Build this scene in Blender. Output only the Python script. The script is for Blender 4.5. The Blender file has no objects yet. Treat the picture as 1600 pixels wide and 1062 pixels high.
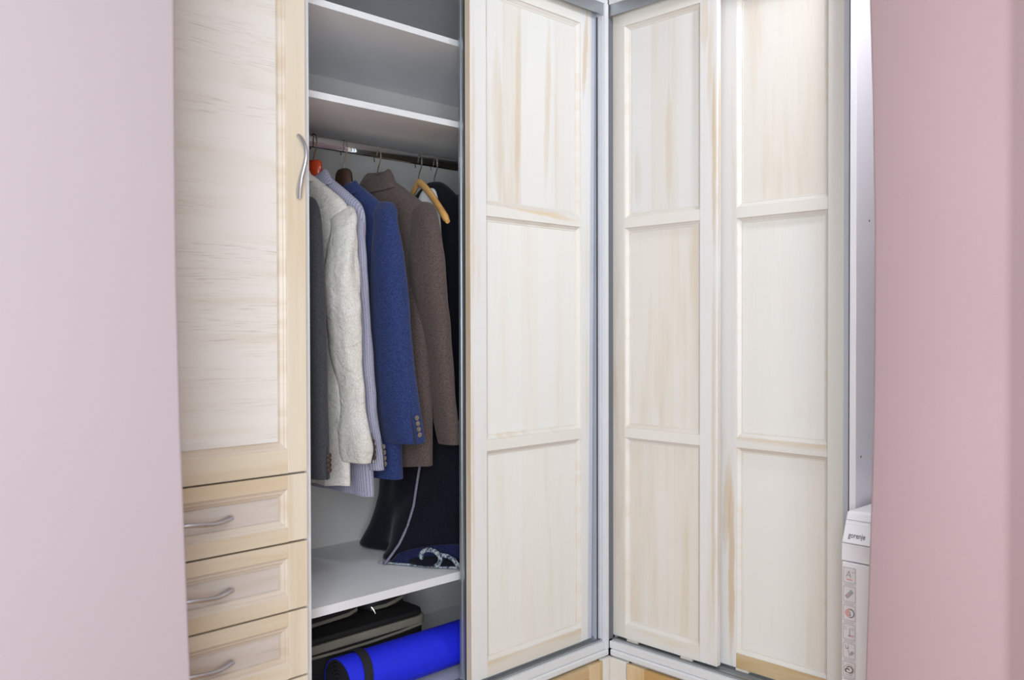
import bpy, bmesh, math, random
from mathutils import Vector, Matrix, noise as mnoise
random.seed(7)
S = bpy.context.scene
COL = S.collection
R = math.radians

# ------------------------------------------------------------------ camera
cam_d = bpy.data.cameras.new('camera')
cam = bpy.data.objects.new('camera', cam_d)
COL.objects.link(cam)
CAM = Vector((-2.091, -1.708, 1.30))
yaw, pit, rol = R(45.515), R(0.769), R(-0.126)
fwd = Vector((math.cos(yaw) * math.cos(pit), math.sin(yaw) * math.cos(pit), -math.sin(pit)))
rgt = Vector((math.sin(yaw), -math.cos(yaw), 0))
up = rgt.cross(fwd)
c_, s_ = math.cos(rol), math.sin(rol)
r2 = rgt * c_ + up * s_
u2 = up * c_ - rgt * s_
M3 = Matrix((r2, u2, -fwd)).transposed()
cam.matrix_world = Matrix.Translation(CAM) @ M3.to_4x4()
cam_d.sensor_width = 36
cam_d.lens = 36 * 1374.7 / 1600
cam_d.clip_start = 0.02
cam_d.dof.use_dof = True
cam_d.dof.focus_distance = 2.3
cam_d.dof.aperture_fstop = 3.5
S.camera = cam

# ------------------------------------------------------------------ light, world, exposure
S.view_settings.view_transform = 'Standard'
S.view_settings.look = 'None'
S.view_settings.exposure = 0.29
S.view_settings.gamma = 1.0
S.view_settings.use_curve_mapping = False
W = bpy.data.worlds.new('world')
S.world = W
W.use_nodes = True
W.node_tree.nodes['Background'].inputs[0].default_value = (0.92, 0.94, 1.0, 1)
W.node_tree.nodes['Background'].inputs[1].default_value = 0.3


def area(name, loc, target, size, power, color, size_y=None, shape='DISK'):
    l = bpy.data.lights.new(name, 'AREA')
    l.energy = power
    l.color = color
    l.shape = 'RECTANGLE' if size_y else shape
    l.size = size
    if size_y:
        l.size_y = size_y
    o = bpy.data.objects.new(name, l)
    COL.objects.link(o)
    o.location = loc
    o.rotation_euler = (Vector(target) - Vector(loc)).to_track_quat('-Z', 'Y').to_euler()
    return o


lamp_d = bpy.data.lights.new('closet_lamp', 'POINT')
lamp_d.energy = 37
lamp_d.color = (0.86, 0.94, 1.0)
lamp_d.shadow_soft_size = 0.10
lamp = bpy.data.objects.new('closet_lamp', lamp_d)
COL.objects.link(lamp)
lamp.location = (-0.29, -1.12, 2.46)
area('ceiling_bounce_fill', (-2.3, -2.0, 2.52), (-2.0, -1.7, 0), 1.8, 20, (0.88, 0.95, 1.0))  # added soft fill, stands in for light bounced off the ceiling
area('hall_fill', (-2.95, -2.50, 1.45), (-0.8, 0.0, 1.5), 1.3, 84, (0.88, 0.95, 1.0), 1.5)  # added fill panel behind the camera, brightens the wardrobe interior


# ------------------------------------------------------------------ materials
def lin(c):
    out = []
    for v in c[:3]:
        v = v / 255
        out.append(v / 12.92 if v <= 0.04045 else ((v + 0.055) / 1.055) ** 2.4)
    return (*out, 1)


class NT:
    def __init__(self, name):
        self.m = bpy.data.materials.new(name)
        self.m.use_nodes = True
        self.t = self.m.node_tree
        self.b = self.t.nodes['Principled BSDF']

    def n(self, typ, **kw):
        nd = self.t.nodes.new(typ)
        for k, v in kw.items():
            setattr(nd, k, v)
        return nd

    def link(self, a, b):
        self.t.links.new(a, b)

    def math(self, op, a, b=None, c=None, clamp=False):
        nd = self.n('ShaderNodeMath', operation=op)
        nd.use_clamp = clamp
        for i, x in enumerate((a, b, c)):
            if x is None:
                continue
            if isinstance(x, (int, float)):
                nd.inputs[i].default_value = x
            else:
                self.link(x, nd.inputs[i])
        return nd.outputs[0]

    def noise(self, vec, scale=1.0, detail=3.0, rough=0.55, dist=0.0):
        nd = self.n('ShaderNodeTexNoise')
        nd.inputs['Scale'].default_value = scale
        nd.inputs['Detail'].default_value = detail
        nd.inputs['Roughness'].default_value = rough
        nd.inputs['Distortion'].default_value = dist
        if vec is not None:
            self.link(vec, nd.inputs['Vector'])
        return nd.outputs['Fac']

    def comb(self, x, y, z):
        nd = self.n('ShaderNodeCombineXYZ')
        for i, v in enumerate((x, y, z)):
            if isinstance(v, (int, float)):
                nd.inputs[i].default_value = v
            else:
                self.link(v, nd.inputs[i])
        return nd.outputs[0]

    def maprange(self, v, a, b, c=0.0, d=1.0, smooth=True):
        nd = self.n('ShaderNodeMapRange')
        nd.interpolation_type = 'SMOOTHSTEP' if smooth else 'LINEAR'
        self.link(v, nd.inputs[0])
        for i, x in enumerate((a, b, c, d)):
            nd.inputs[i + 1].default_value = x
        return nd.outputs[0]

    def mix(self, fac, a, b):
        nd = self.n('ShaderNodeMix', data_type='RGBA')
        if isinstance(fac, (int, float)):
            nd.inputs[0].default_value = fac
        else:
            self.link(fac, nd.inputs[0])
        for i, x in ((6, a), (7, b)):
            if isinstance(x, tuple):
                nd.inputs[i].default_value = x
            else:
                self.link(x, nd.inputs[i])
        return nd.outputs[2]

    def bump(self, h, strength, dist=0.002):
        nd = self.n('ShaderNodeBump')
        nd.inputs['Strength'].default_value = strength
        nd.inputs['Distance'].default_value = dist
        self.link(h, nd.inputs['Height'])
        self.link(nd.outputs[0], self.b.inputs['Normal'])

    def pos(self):
        g = self.n('ShaderNodeNewGeometry')
        sp = self.n('ShaderNodeSeparateXYZ')
        self.link(g.outputs['Position'], sp.inputs[0])
        return g.outputs['Position'], sp.outputs


def wood(name, white, tan, grain='v', stain=0.35, lo=0.45, hi=0.75, stave=None, stave_amt=0.25,
         fine=0.25, pores=0.0, seed=0.0, rough=0.42, marks=()):
    k = NT(name)
    _, (px, py, pz) = k.pos()
    u = k.math('ADD', px, py)
    a, l = (u, pz) if grain == 'v' else (pz, u)
    rnd = k.n('ShaderNodeObjectInfo').outputs['Random']
    sd = k.math('ADD', k.math('MULTIPLY', rnd, 31.0), float(seed))
    a2 = k.math('ADD', a, k.math('MULTIPLY', k.noise(k.comb(k.math('MULTIPLY', a, 6.0), sd, k.math('MULTIPLY', l, 2.2)), 1.0, 2.0), 0.03))
    m1 = k.noise(k.comb(k.math('MULTIPLY', a2, 22.0), sd, k.math('MULTIPLY', l, 1.6)), 1.0, 4.0)
    m1 = k.maprange(m1, lo, hi, 0.0, stain)
    m2 = k.noise(k.comb(k.math('MULTIPLY', a2, 260.0), sd, k.math('MULTIPLY', l, 6.0)), 1.0, 3.0)
    m2 = k.math('MULTIPLY', k.math('SUBTRACT', m2, 0.5), fine)
    f = k.math('ADD', m1, m2)
    if stave:
        fl = k.math('FLOOR', k.math('DIVIDE', k.math('ADD', a, 10.013), stave))
        wn = k.n('ShaderNodeTexWhiteNoise', noise_dimensions='2D')
        k.link(k.comb(fl, sd, 0.0), wn.inputs['Vector'])
        f = k.math('ADD', f, k.math('MULTIPLY', k.math('SUBTRACT', wn.outputs['Value'], 0.45), stave_amt))
    # wiped stains with an outline of their own: centre curve, half width, extent along the grain
    for (l0, l1, c0, c1, c2, hw, st) in marks:
        t = k.math('SUBTRACT', l, l0)
        cen = k.math('ADD', k.math('ADD', k.math('MULTIPLY', t, c1), c0), k.math('MULTIPLY', k.math('MULTIPLY', t, t), c2))
        wob = k.math('MULTIPLY', k.math('SUBTRACT', k.noise(k.comb(k.math('MULTIPLY', a, 30.0), 3.0, k.math('MULTIPLY', l, 14.0)), 1.0, 3.0), 0.5), 0.012)
        ln = min(0.35 * (l1 - l0), 0.22)
        e1 = k.maprange(l, l0 - 0.01, l0 + ln)
        e2 = k.maprange(l, l1 - ln, l1 + 0.01, 1.0, 0.0)
        e = k.math('MULTIPLY', e1, e2)
        d = k.math('SUBTRACT', k.math('ABSOLUTE', k.math('ADD', k.math('SUBTRACT', a, cen), wob)), k.math('MULTIPLY', k.math('SQRT', e), hw))
        mk = k.maprange(d, -0.005, 0.003, 1.0, 0.0)
        f = k.math('ADD', f, k.math('MULTIPLY', k.math('MULTIPLY', mk, k.math('ADD', k.math('MULTIPLY', e, 0.6), 0.4)), st * 0.75))
    f = k.math('MINIMUM', k.math('MAXIMUM', f, 0.0), 1.0)
    col = k.mix(f, lin(white), lin(tan))
    if pores:
        p = k.noise(k.comb(k.math('MULTIPLY', a2, 480.0), sd, k.math('MULTIPLY', l, 12.0)), 1.0, 2.0, 0.6)
        q = k.noise(k.comb(k.math('MULTIPLY', a2, 26.0), sd, k.math('MULTIPLY', l, 2.0)), 1.0, 2.0)
        p = k.math('MULTIPLY', k.maprange(p, 0.52, 0.7), k.maprange(q, 0.4, 0.62))
        col = k.mix(k.math('MULTIPLY', p, pores), col, lin((150, 135, 118)))
    k.link(col, k.b.inputs['Base Color'])
    k.b.inputs['Roughness'].default_value = rough
    k.bump(m2, 0.25, 0.002)
    return k.m


def plain(name, c, rough=0.5, metal=0.0, bump=0.0, bscale=300.0, var=0.0, coat=0.0, vscale=8.0):
    k = NT(name)
    P, _ = k.pos()
    k.b.inputs['Roughness'].default_value = rough
    k.b.inputs['Metallic'].default_value = metal
    if coat:
        k.b.inputs['Coat Weight'].default_value = coat
    base = lin(c)
    n = k.noise(P, vscale, 3.0)
    dark = tuple(v * (1 - var) for v in base[:3]) + (1,)
    k.link(k.mix(k.maprange(n, 0.3, 0.7), dark, base), k.b.inputs['Base Color'])
    if bump:
        k.bump(k.noise(P, bscale, 3.0), bump, 0.001)
    return k.m


def cloth(name, c1, c2, scale=700.0, rough=0.95, stripe=None, sheen=0.25, wrinkle=0.0):
    k = NT(name)
    P, (px, py, pz) = k.pos()
    n = k.noise(k.comb(k.math('MULTIPLY', px, scale), k.math('MULTIPLY', py, scale), k.math('MULTIPLY', pz, scale * 0.6)), 1.0, 2.0)
    col = k.mix(k.maprange(n, 0.35, 0.65), lin(c1), lin(c2))
    if stripe:
        sc, w, period = stripe
        at = k.n('ShaderNodeAttribute')
        at.attribute_name = 'across'
        q = at.outputs['Fac']
        fr = k.math('ABSOLUTE', k.math('SUBTRACT', k.math('FRACT', k.math('DIVIDE', k.math('ADD', q, 5.0), period)), 0.5))
        col = k.mix(k.maprange(fr, 0.5 - w, 0.5, 0.0, 0.75), col, lin(sc))
    k.link(col, k.b.inputs['Base Color'])
    k.b.inputs['Roughness'].default_value = rough
    k.b.inputs['Specular IOR Level'].default_value = 0.15
    k.b.inputs['Sheen Weight'].default_value = min(sheen, 0.08)
    h = n
    if wrinkle:
        w1 = k.noise(k.comb(k.math('MULTIPLY', px, 24.0), k.math('MULTIPLY', py, 24.0), k.math('MULTIPLY', pz, 34.0)), 1.0, 3.0, 0.5, 0.8)
        h = k.math('ADD', k.math('MULTIPLY', n, 0.08), k.math('MULTIPLY', w1, wrinkle))
        k.bump(h, 1.0, 0.014)
    else:
        k.bump(h, 0.3, 0.001)
    return k.m


M = {}
M['stile'] = wood('washed_stile', (214, 211, 206), (204, 182, 148), 'v', 0.42, 0.50, 0.78, seed=1)
M['stile_tan'] = wood('washed_stile_streaked', (209, 204, 195), (200, 170, 124), 'v', 0.95, 0.46, 0.70, seed=5)
M['rail'] = wood('washed_rail', (215, 211, 205), (204, 184, 152), 'h', 0.5, 0.5, 0.8, seed=2)
M['rail_swoosh'] = wood('washed_rail_wiped', (215, 211, 206), (203, 178, 138), 'h', 0.2, 0.55, 0.8, seed=3,
                        marks=((-0.47, -0.06, 1.646, -0.03, -0.10, 0.011, 0.85),))
M['rail_tan'] = wood('washed_rail_raw', (196, 180, 152), (178, 140, 84), 'h', 0.9, 0.25, 0.60, seed=4)
M['rail_warm'] = wood('washed_rail_warm', (210, 203, 193), (196, 168, 126), 'h', 0.7, 0.40, 0.72, seed=8)
M['panel'] = wood('washed_panel', (216, 213, 208), (198, 175, 143), 'v', 0.40, 0.45, 0.80, stave=0.062, stave_amt=0.22, seed=6)
M['panel_tan'] = wood('washed_panel_warm', (214, 209, 202), (197, 170, 132), 'v', 0.42, 0.44, 0.80, stave=0.055, stave_amt=0.22, seed=9)
M['panel_pale'] = wood('washed_panel_pale', (218, 216, 212), (203, 184, 156), 'v', 0.30, 0.48, 0.8, stave=0.07, stave_amt=0.16, seed=11)
M['mould'] = wood('washed_moulding', (208, 203, 197), (196, 172, 138), 'h', 0.30, 0.42, 0.75, seed=12)
M['cab_panel'] = wood('oak_veneer_panel', (219, 215, 210), (200, 186, 164), 'h', 0.5, 0.42, 0.8, pores=0.45, fine=0.2, seed=13, rough=0.36)
M['drawer_panel'] = wood('oak_veneer_drawer_panel', (199, 190, 183), (184, 168, 150), 'h', 0.6, 0.40, 0.75, pores=0.4, fine=0.25, seed=19, rough=0.4)
M['cab_stile'] = wood('pale_oak_stile', (209, 198, 180), (194, 174, 142), 'v', 0.6, 0.35, 0.7, seed=14, rough=0.4)
M['cab_rail'] = wood('pale_oak_rail', (208, 197, 178), (194, 172, 138), 'h', 0.65, 0.35, 0.7, seed=15, rough=0.4)
M['cab_mould'] = wood('pale_oak_moulding', (194, 178, 156), (178, 154, 120), 'h', 0.6, 0.35, 0.7, seed=16, rough=0.4)
M['base_wood'] = wood('raw_oak_front', (206, 184, 148), (180, 142, 86), 'v', 0.8, 0.35, 0.7, seed=17, rough=0.4)
M['edge_wood'] = wood('washed_edge', (205, 190, 172), (176, 150, 118), 'v', 0.6, 0.4, 0.7, seed=18)
M['core'] = plain('door_core', (196, 182, 162), 0.6)
M['white'] = plain('white_melamine', (222, 223, 226), 0.4, var=0.03)
M['white_edge'] = plain('white_edge_band', (208, 209, 212), 0.35, var=0.02)
M['grey_board'] = plain('pale_grey_board', (230, 231, 234), 0.5, var=0.03)
M['back_board'] = plain('grey_hardboard', (198, 195, 193), 0.75, var=0.04, bump=0.1, bscale=500)
M['alu'] = plain('satin_aluminium', (178, 182, 186), 0.38, 0.85, var=0.06, vscale=30)
M['alu_pale'] = plain('anodised_channel', (196, 200, 212), 0.5, 0.25, var=0.05)
M['dark_gap'] = plain('dark_gap_shade', (40, 40, 44), 0.9)  # shade of the gaps around the doors, as a dark colour
M['grey_gap'] = plain('grey_gap_shade', (104, 106, 112), 0.9)  # paler version of the painted gap shade
M['chrome'] = plain('chrome', (215, 217, 220), 0.05, 1.0)
M['nickel'] = plain('satin_nickel', (192, 192, 198), 0.38, 1.0)
M['wire'] = plain('steel_wire', (190, 186, 176), 0.22, 1.0)
M['bronze_wire'] = plain('bronze_wire', (122, 104, 84), 0.3, 1.0)
M['red_lacquer'] = plain('red_lacquer', (176, 58, 22), 0.18, var=0.2, coat=0.6, vscale=40)
M['dark_hanger'] = plain('dark_brown_lacquer', (54, 36, 30), 0.35, var=0.2)
M['light_hanger'] = wood('beech_hanger', (214, 166, 100), (186, 130, 70), 'h', 0.6, 0.35, 0.7, seed=20, rough=0.35)
M['wallpink_l'] = plain('pink_wall_paint', (167, 155, 160), 0.75, bump=0.25, bscale=420, var=0.015, vscale=3)
M['wallpink_r'] = plain('pink_wall_paint_dim', (163, 140, 143), 0.75, bump=0.3, bscale=420, var=0.03, vscale=3)  # same pink paint, its weaker light put into a darker tone
M['ceiling'] = plain('ceiling_paint', (225, 222, 222), 0.9)
M['floor'] = wood('floor_laminate', (196, 158, 118), (160, 120, 82), 'h', 0.7, 0.3, 0.7, stave=0.12, stave_amt=0.4, seed=30, rough=0.45)
M['washer'] = plain('white_enamel', (238, 237, 242), 0.3, var=0.01, coat=0.2)
M['ink'] = plain('dark_ink', (52, 52, 60), 0.6)
M['ink_grey'] = plain('grey_ink', (166, 164, 170), 0.6)
M['ink_red'] = plain('red_ink', (214, 166, 164), 0.6)
M['sticker'] = plain('sticker_film', (222, 216, 218), 0.5)
M['screw'] = plain('screw_cap', (120, 122, 128), 0.4, 0.6)
M['clip'] = plain('clear_grey_plastic', (206, 198, 190), 0.35)
M['linen'] = cloth('beige_linen', (180, 176, 171), (202, 199, 194), 420, wrinkle=0.5, sheen=0.08)
M['pinstripe'] = cloth('grey_pinstripe', (122, 122, 141), (140, 140, 160), 500, stripe=((190, 190, 206), 0.16, 0.0075))
M['navy'] = cloth('navy_wool', (26, 36, 74), (48, 62, 108), 600, sheen=0.08)
M['brown'] = cloth('brown_wool', (62, 53, 52), (92, 80, 76), 600, sheen=0.25)
M['charcoal'] = cloth('charcoal_wool', (48, 49, 54), (64, 65, 71), 600)
M['robe'] = cloth('midnight_fleece', (9, 10, 18), (15, 16, 29), 260, sheen=0.1)
M['robe_hem'] = cloth('navy_fleece', (17, 20, 46), (27, 32, 66), 260, sheen=0.2)
M['piping'] = cloth('grey_lilac_piping', (98, 94, 112), (124, 120, 136), 500)
M['fuzzy'] = cloth('speckled_overlock', (44, 54, 74), (158, 166, 172), 160, wrinkle=0.8)
M['black_cloth'] = cloth('black_wool', (14, 14, 18), (22, 22, 27), 600, sheen=0.05)
M['white_cloth'] = cloth('white_cotton', (208, 206, 206), (226, 225, 224), 500)
M['button_dark'] = plain('dark_horn_button', (58, 40, 36), 0.35)
M['button_tan'] = plain('mottled_button', (118, 104, 92), 0.35, var=0.4, vscale=200)
M['slit'] = plain('shadowed_slit_lining', (30, 32, 40), 0.95)
M['bag'] = plain('black_nylon', (20, 19, 18), 0.7, bump=0.3, bscale=500, var=0.2)
M['bag_trim'] = plain('grey_webbing', (122, 116, 104), 0.7, bump=0.4, bscale=600, var=0.15)
M['mat'] = plain('royal_blue_foam', (8, 26, 206), 0.7, bump=0.35, bscale=380, var=0.08, vscale=60)
M['strap'] = plain('black_elastic', (16, 15, 22), 0.8)


# ------------------------------------------------------------------ mesh helpers
class MB:
    def __init__(s):
        s.v, s.f = [], []

    def quad(s, *p):
        n = len(s.v)
        s.v += [tuple(q) for q in p]
        s.f.append(tuple(range(n, n + len(p))))
        return s

    def hexa(s, p):     # 4 bottom, 4 top
        n = len(s.v)
        s.v += [tuple(q) for q in p]
        for f in ((3, 2, 1, 0), (4, 5, 6, 7), (0, 1, 5, 4), (1, 2, 6, 5), (2, 3, 7, 6), (3, 0, 4, 7)):
            s.f.append(tuple(n + i for i in f))
        return s

    def box(s, x0, x1, y0, y1, z0, z1):
        return s.hexa([(x0, y0, z0), (x1, y0, z0), (x1, y1, z0), (x0, y1, z0),
                       (x0, y0, z1), (x1, y0, z1), (x1, y1, z1), (x0, y1, z1)])

    def loft(s, rings, cap0=True, cap1=True, closed=True):
        n0 = len(s.v)
        k = len(rings[0])
        for r in rings:
            s.v += [tuple(p) for p in r]
        for i in range(len(rings) - 1):
            for j in range(k if closed else k - 1):
                a = n0 + i * k + j
                b = n0 + i * k + (j + 1) % k
                s.f.append((a, b, b + k, a + k))
        if cap0:
            s.f.append(tuple(n0 + j for j in reversed(range(k))))
        if cap1:
            s.f.append(tuple(n0 + (len(rings) - 1) * k + j for j in range(k)))
        return s

    def tube(s, path, rad, n=10, flat=None, upv=None):
        """flat: (a, b) half-axes per point (lists) instead of a round radius; a along the side vector, b along the normal"""
        path = [Vector(p) for p in path]
        rings = []
        ref = Vector(upv) if upv else None
        for i, p in enumerate(path):
            t = (path[min(i + 1, len(path) - 1)] - path[max(i - 1, 0)]).normalized()
            if ref is None:
                ref = Vector((0, 0, 1)) if abs(t.z) < 0.9 else Vector((1, 0, 0))
            side = t.cross(ref).normalized()
            nor = side.cross(t).normalized()
            if not upv:
                ref = nor
            if flat:
                a, b = flat[i]
            else:
                a = b = rad[i] if isinstance(rad, (list, tuple)) else rad
            rings.append([p + side * (a * math.cos(q)) + nor * (b * math.sin(q)) for q in (2 * math.pi * j / n for j in range(n))])
        return s.loft(rings)

    def disc(s, c, ax_u, ax_v, r, n=16, depth=None):
        c, ax_u, ax_v = Vector(c), Vector(ax_u), Vector(ax_v)
        ring = [c + ax_u * (r * math.cos(q)) + ax_v * (r * math.sin(q)) for q in (2 * math.pi * j / n for j in range(n))]
        if depth is None:
            return s.quad(*ring)
        d = Vector(depth)
        return s.loft([ring, [p + d for p in ring]])


WL = {}


def build(name, mb, mat, parent=None, smooth=False, angle=40, bevel=0.0, sub=0, origin=None, solid=0.0, across=None):
    o3 = WL[parent.name] if parent else Vector(origin or (0, 0, 0))
    me = bpy.data.meshes.new(name)
    me.from_pydata([tuple(Vector(p) - o3) for p in mb.v], [], mb.f)
    bm = bmesh.new()
    bm.from_mesh(me)
    if across is None:
        bmesh.ops.remove_doubles(bm, verts=bm.verts, dist=1e-6)
    bmesh.ops.recalc_face_normals(bm, faces=bm.faces)
    bm.to_mesh(me)
    bm.free()
    me.materials.append(mat)
    if across is not None:
        at = me.attributes.new('across', 'FLOAT', 'POINT')
        at.data.foreach_set('value', across)
    o = bpy.data.objects.new(name, me)
    COL.objects.link(o)
    if parent:
        o.parent = parent
        WL[o.name] = o3
    else:
        o.location = o3
        WL[o.name] = o3
    if smooth:
        for p in me.polygons:
            p.use_smooth = True
        if not sub:
            me.set_sharp_from_angle(angle=R(angle))
    if solid:
        md = o.modifiers.new('solid', 'SOLIDIFY')
        md.thickness = solid
        md.offset = 0
    if sub:
        md = o.modifiers.new('sub', 'SUBSURF')
        md.levels = md.render_levels = sub
    if bevel:
        md = o.modifiers.new('bev', 'BEVEL')
        md.width = bevel
        md.segments = 2
        md.limit_method = 'ANGLE'
        md.angle_limit = R(40)
    return o


def thing(name, label, cat, loc, group=None):
    o = bpy.data.objects.new(name, None)
    COL.objects.link(o)
    o.empty_display_size = 0.05
    o.location = loc
    WL[o.name] = Vector(loc)
    o['label'] = label
    o['category'] = cat
    if group:
        o['group'] = group
    return o


def tag(o, label, cat, group=None):
    o['label'] = label
    o['category'] = cat
    if group:
        o['group'] = group
    return o


def structure(o, label=None, cat=None):
    o['kind'] = 'structure'
    if label:
        o['label'] = label
        o['category'] = cat
    return o


def box(*a):
    return MB().box(*a)


# ------------------------------------------------------------------ room
structure(build('floor', box(-4.2, 0.74, -4.8, 0.74, -0.06, 0.0), M['floor'], origin=(-1.7, -2, 0)), 'brown laminate floor under the wardrobes and the washing machine', 'floor')
structure(build('ceiling', box(-4.2, 0.74, -4.8, 0.74, 2.55, 2.62), M['ceiling'], origin=(-1.7, -2, 2.55)), 'off white ceiling over the wardrobe corner', 'ceiling')
structure(build('wall_back', box(-3.0, 0.74, 0.64, 0.74, 0, 2.55), M['wallpink_r'], origin=(-1, 0.64, 0)), 'pink back wall behind the open wardrobe', 'wall')
structure(build('wall_side', box(0.64, 0.74, -2.6, 0.64, 0, 2.55), M['wallpink_r'], origin=(0.64, -1, 0)), 'pink wall behind the closed wardrobe and washer', 'wall')
# partition on the left: its free end is a little out of plumb, as plastered corners are
mb = MB()
prof = [(-1.509, 2.55), (-1.517, 1.796), (-1.517, 1.507), (-1.516, 1.362), (-1.512, 1.157), (-1.505, 0.941), (-1.499, 0.759), (-1.490, 0.0)]
rings = []
for x, z in reversed(prof):
    r_ = 0.006
    rings.append([(-3.2, -0.40, z), (x - r_, -0.40, z), (x - r_ * 0.3, -0.40 + r_ * 0.3, z), (x, -0.40 + r_, z), (x, -0.28, z), (-3.2, -0.28, z)])
mb.loft(rings)
structure(build('wall_left', mb, M['wallpink_l'], origin=(-2.3, -0.35, 0), smooth=True, angle=50), 'pale lilac pink partition wall on the left edge hiding half the drawers', 'wall')
# partition on the right with a shallow jamb step further along
mb = MB()
prof = [(-0.972, 2.55), (-0.981, 1.925), (-0.987, 1.741), (-0.992, 1.497), (-0.992, 1.253), (-0.990, 1.069), (-0.983, 0.821), (-0.977, 0.618), (-0.968, 0.0)]
rings = []
for y, z in reversed(prof):
    r_ = 0.006
    rings.append([(-0.42, y - r_, z), (-0.42 + r_ * 0.3, y - r_ * 0.3, z), (-0.42 + r_, y, z), (-0.30, y, z), (-0.30, -3.0, z), (-0.42, -3.0, z),
                  (-0.42, -1.236, z), (-0.4175, -1.233, z), (-0.4175, -1.214, z), (-0.42, -1.211, z)])
mb.loft(rings)
structure(build('wall_right', mb, M['wallpink_r'], origin=(-0.36, -2, 0), smooth=True, angle=50), 'pink partition wall on the right edge hiding most of the washer', 'wall')


# ------------------------------------------------------------------ panelled fronts
def Lmap(yf):      # left run: faces -Y
    return lambda u, d, z: (u, yf + d, z)


def Rmap(xf):      # right run: faces -X, u grows to the right (-Y)
    return lambda u, d, z: (xf + d, -u, z)


def slab(Mp, u0, u1, z0, z1, d0, d1, u0b=None, u1b=None):
    u0b = u0 if u0b is None else u0b
    u1b = u1 if u1b is None else u1b
    return MB().hexa([Mp(u0b, d0, z0), Mp(u1b, d0, z0), Mp(u1b, d1, z0), Mp(u0b, d1, z0),
                      Mp(u0, d0, z1), Mp(u1, d0, z1), Mp(u1, d1, z1), Mp(u0, d1, z1)])


def moulding(Mp, u0, u1, z0, z1, prof):
    mb = MB()
    rs = []
    for ins, d in prof:
        rs.append([Mp(u0 + ins, d, z0 + ins), Mp(u1 - ins, d, z0 + ins), Mp(u1 - ins, d, z1 - ins), Mp(u0 + ins, d, z1 - ins)])
    mb.loft(rs, cap0=False, cap1=False)
    return mb


PROF = [(0, 0.0005), (0.0010, 0.0042), (0.0098, 0.0108), (0.0130, 0.0108), (0.0140, 0.0126)]


def panel_door(name, root, Mp, u0, u1, z0, z1, opens, mats, th=0.02, taper=0.0, prof=PROF, label=None, bev=0.0015):
    """mats: dict stile_l stile_r rails[] panels[] mould; opens: list of (ua, ub, za, zb), bottom to top"""
    ua, ub = opens[0][0], opens[0][1]
    core = build(name, slab(Mp, u0 + 0.002, u1 - 0.002, z0 + 0.002, z1 - 0.002, 0.0128, th - 0.001, u1b=u1 - taper - 0.002), M['core'], root)
    if label:
        core['label'] = label
    build('stile', slab(Mp, u0, ua, z0, z1, 0, th), mats['stile_l'], core, bevel=bev)
    build('stile', slab(Mp, ub, u1, z0, z1, 0, th, u1b=u1 - taper), mats['stile_r'], core, bevel=bev)
    zs = [z0] + [q for o in opens for q in (o[2], o[3])] + [z1]
    for i in range(len(opens) + 1):
        build('rail', slab(Mp, ua, ub, zs[2 * i], zs[2 * i + 1], 0, th), mats['rails'][i], core, bevel=0.0004)
    for i, (a, b, c, d) in enumerate(opens):
        build('panel', slab(Mp, a + 0.004, b - 0.004, c + 0.004, d - 0.004, 0.0122, 0.0138), mats['panels'][i], core)
        build('moulding', moulding(Mp, a, b, c, d, prof), mats['moulds'][i] if 'moulds' in mats else mats['mould'], core)
    return core


# ------------------------------------------------------------------ left wardrobe (open)
wl = thing('wardrobe', 'open white wardrobe with jackets on a rail and a whitewashed panelled sliding door', 'wardrobe', (-0.53, 0.3, 0))
build('side_panel', box(-1.058, -1.042, 0.0, 0.60, 0.0, 2.296), M['white_edge'], wl, bevel=0.0008)
build('side_panel', box(-0.0155, 0.0, 0.0, 0.60, 0.318, 2.281), M['white_edge'], wl, bevel=0.0008)
build('top_panel', box(-1.042, -0.0005, 0.002, 0.60, 2.281, 2.297), M['white_edge'], wl, bevel=0.0008)
build('bottom_panel', box(-1.042, -0.0155, 0.002, 0.60, 0.320, 0.342), M['white_edge'], wl, bevel=0.0015)
build('ledge_trim', box(-1.042, -0.004, -0.004, 0.02, 0.300, 0.3195), M['white_edge'], wl, bevel=0.004)
build('back_panel', box(-1.042, -0.0155, 0.594, 0.600, 0.342, 2.281), M['back_board'], wl)
for z in (2.062, 1.843):
    sh = build('shelf', box(-1.0415, -0.016, 0.1005, 0.5935, z, z + 0.016), M['grey_board'], wl)
    build('edge_band', box(-1.0415, -0.016, 0.0990, 0.1005, z, z + 0.016), M['white_edge'], sh)
sh = build('shelf', box(-1.0415, -0.016, 0.1005, 0.5935, 0.6155, 0.6375), M['grey_board'], wl)
build('edge_band', box(-1.0415, -0.016, 0.0990, 0.1005, 0.6155, 0.6375), M['white_edge'], sh)
# tracks: top pelmet and twin-rail bottom track
mb = box(-1.042, -0.0155, 0.006, 0.009, 2.247, 2.281)
mb.box(-1.042, -0.0155, 0.009, 0.092, 2.2785, 2.281).box(-1.042, -0.0155, 0.0575, 0.0585, 2.255, 2.279).box(-1.042, -0.0155, 0.09, 0.092, 2.247, 2.279)
build('top_track', mb, M['alu'], wl)
mb = box(-1.042, -0.0155, 0.014, 0.094, 0.342, 0.3435)
for y in (0.014, 0.022, 0.044, 0.0475, 0.070, 0.092):
    mb.box(-1.042, -0.0155, y, y + 0.002, 0.3435, 0.348)
build('bottom_track', mb, M['alu'], wl)
mb = box(-0.0175, -0.0155, 0.012, 0.0135, 0.343, 2.247)
mb.box(-0.0185, -0.0155, 0.022, 0.0235, 0.343, 2.247)
build('gap_strip', mb, M['alu_pale'], wl)
build('gap_strip', box(-0.0175, -0.0155, 0.0300, 0.0335, 0.343, 2.247), M['dark_gap'], wl)  # dark strip painting the shaded gap beside the post
build('channel_liner', box(-0.0165, -0.0155, 0.0335, 0.092, 0.343, 2.247), M['alu_pale'], wl)
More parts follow.
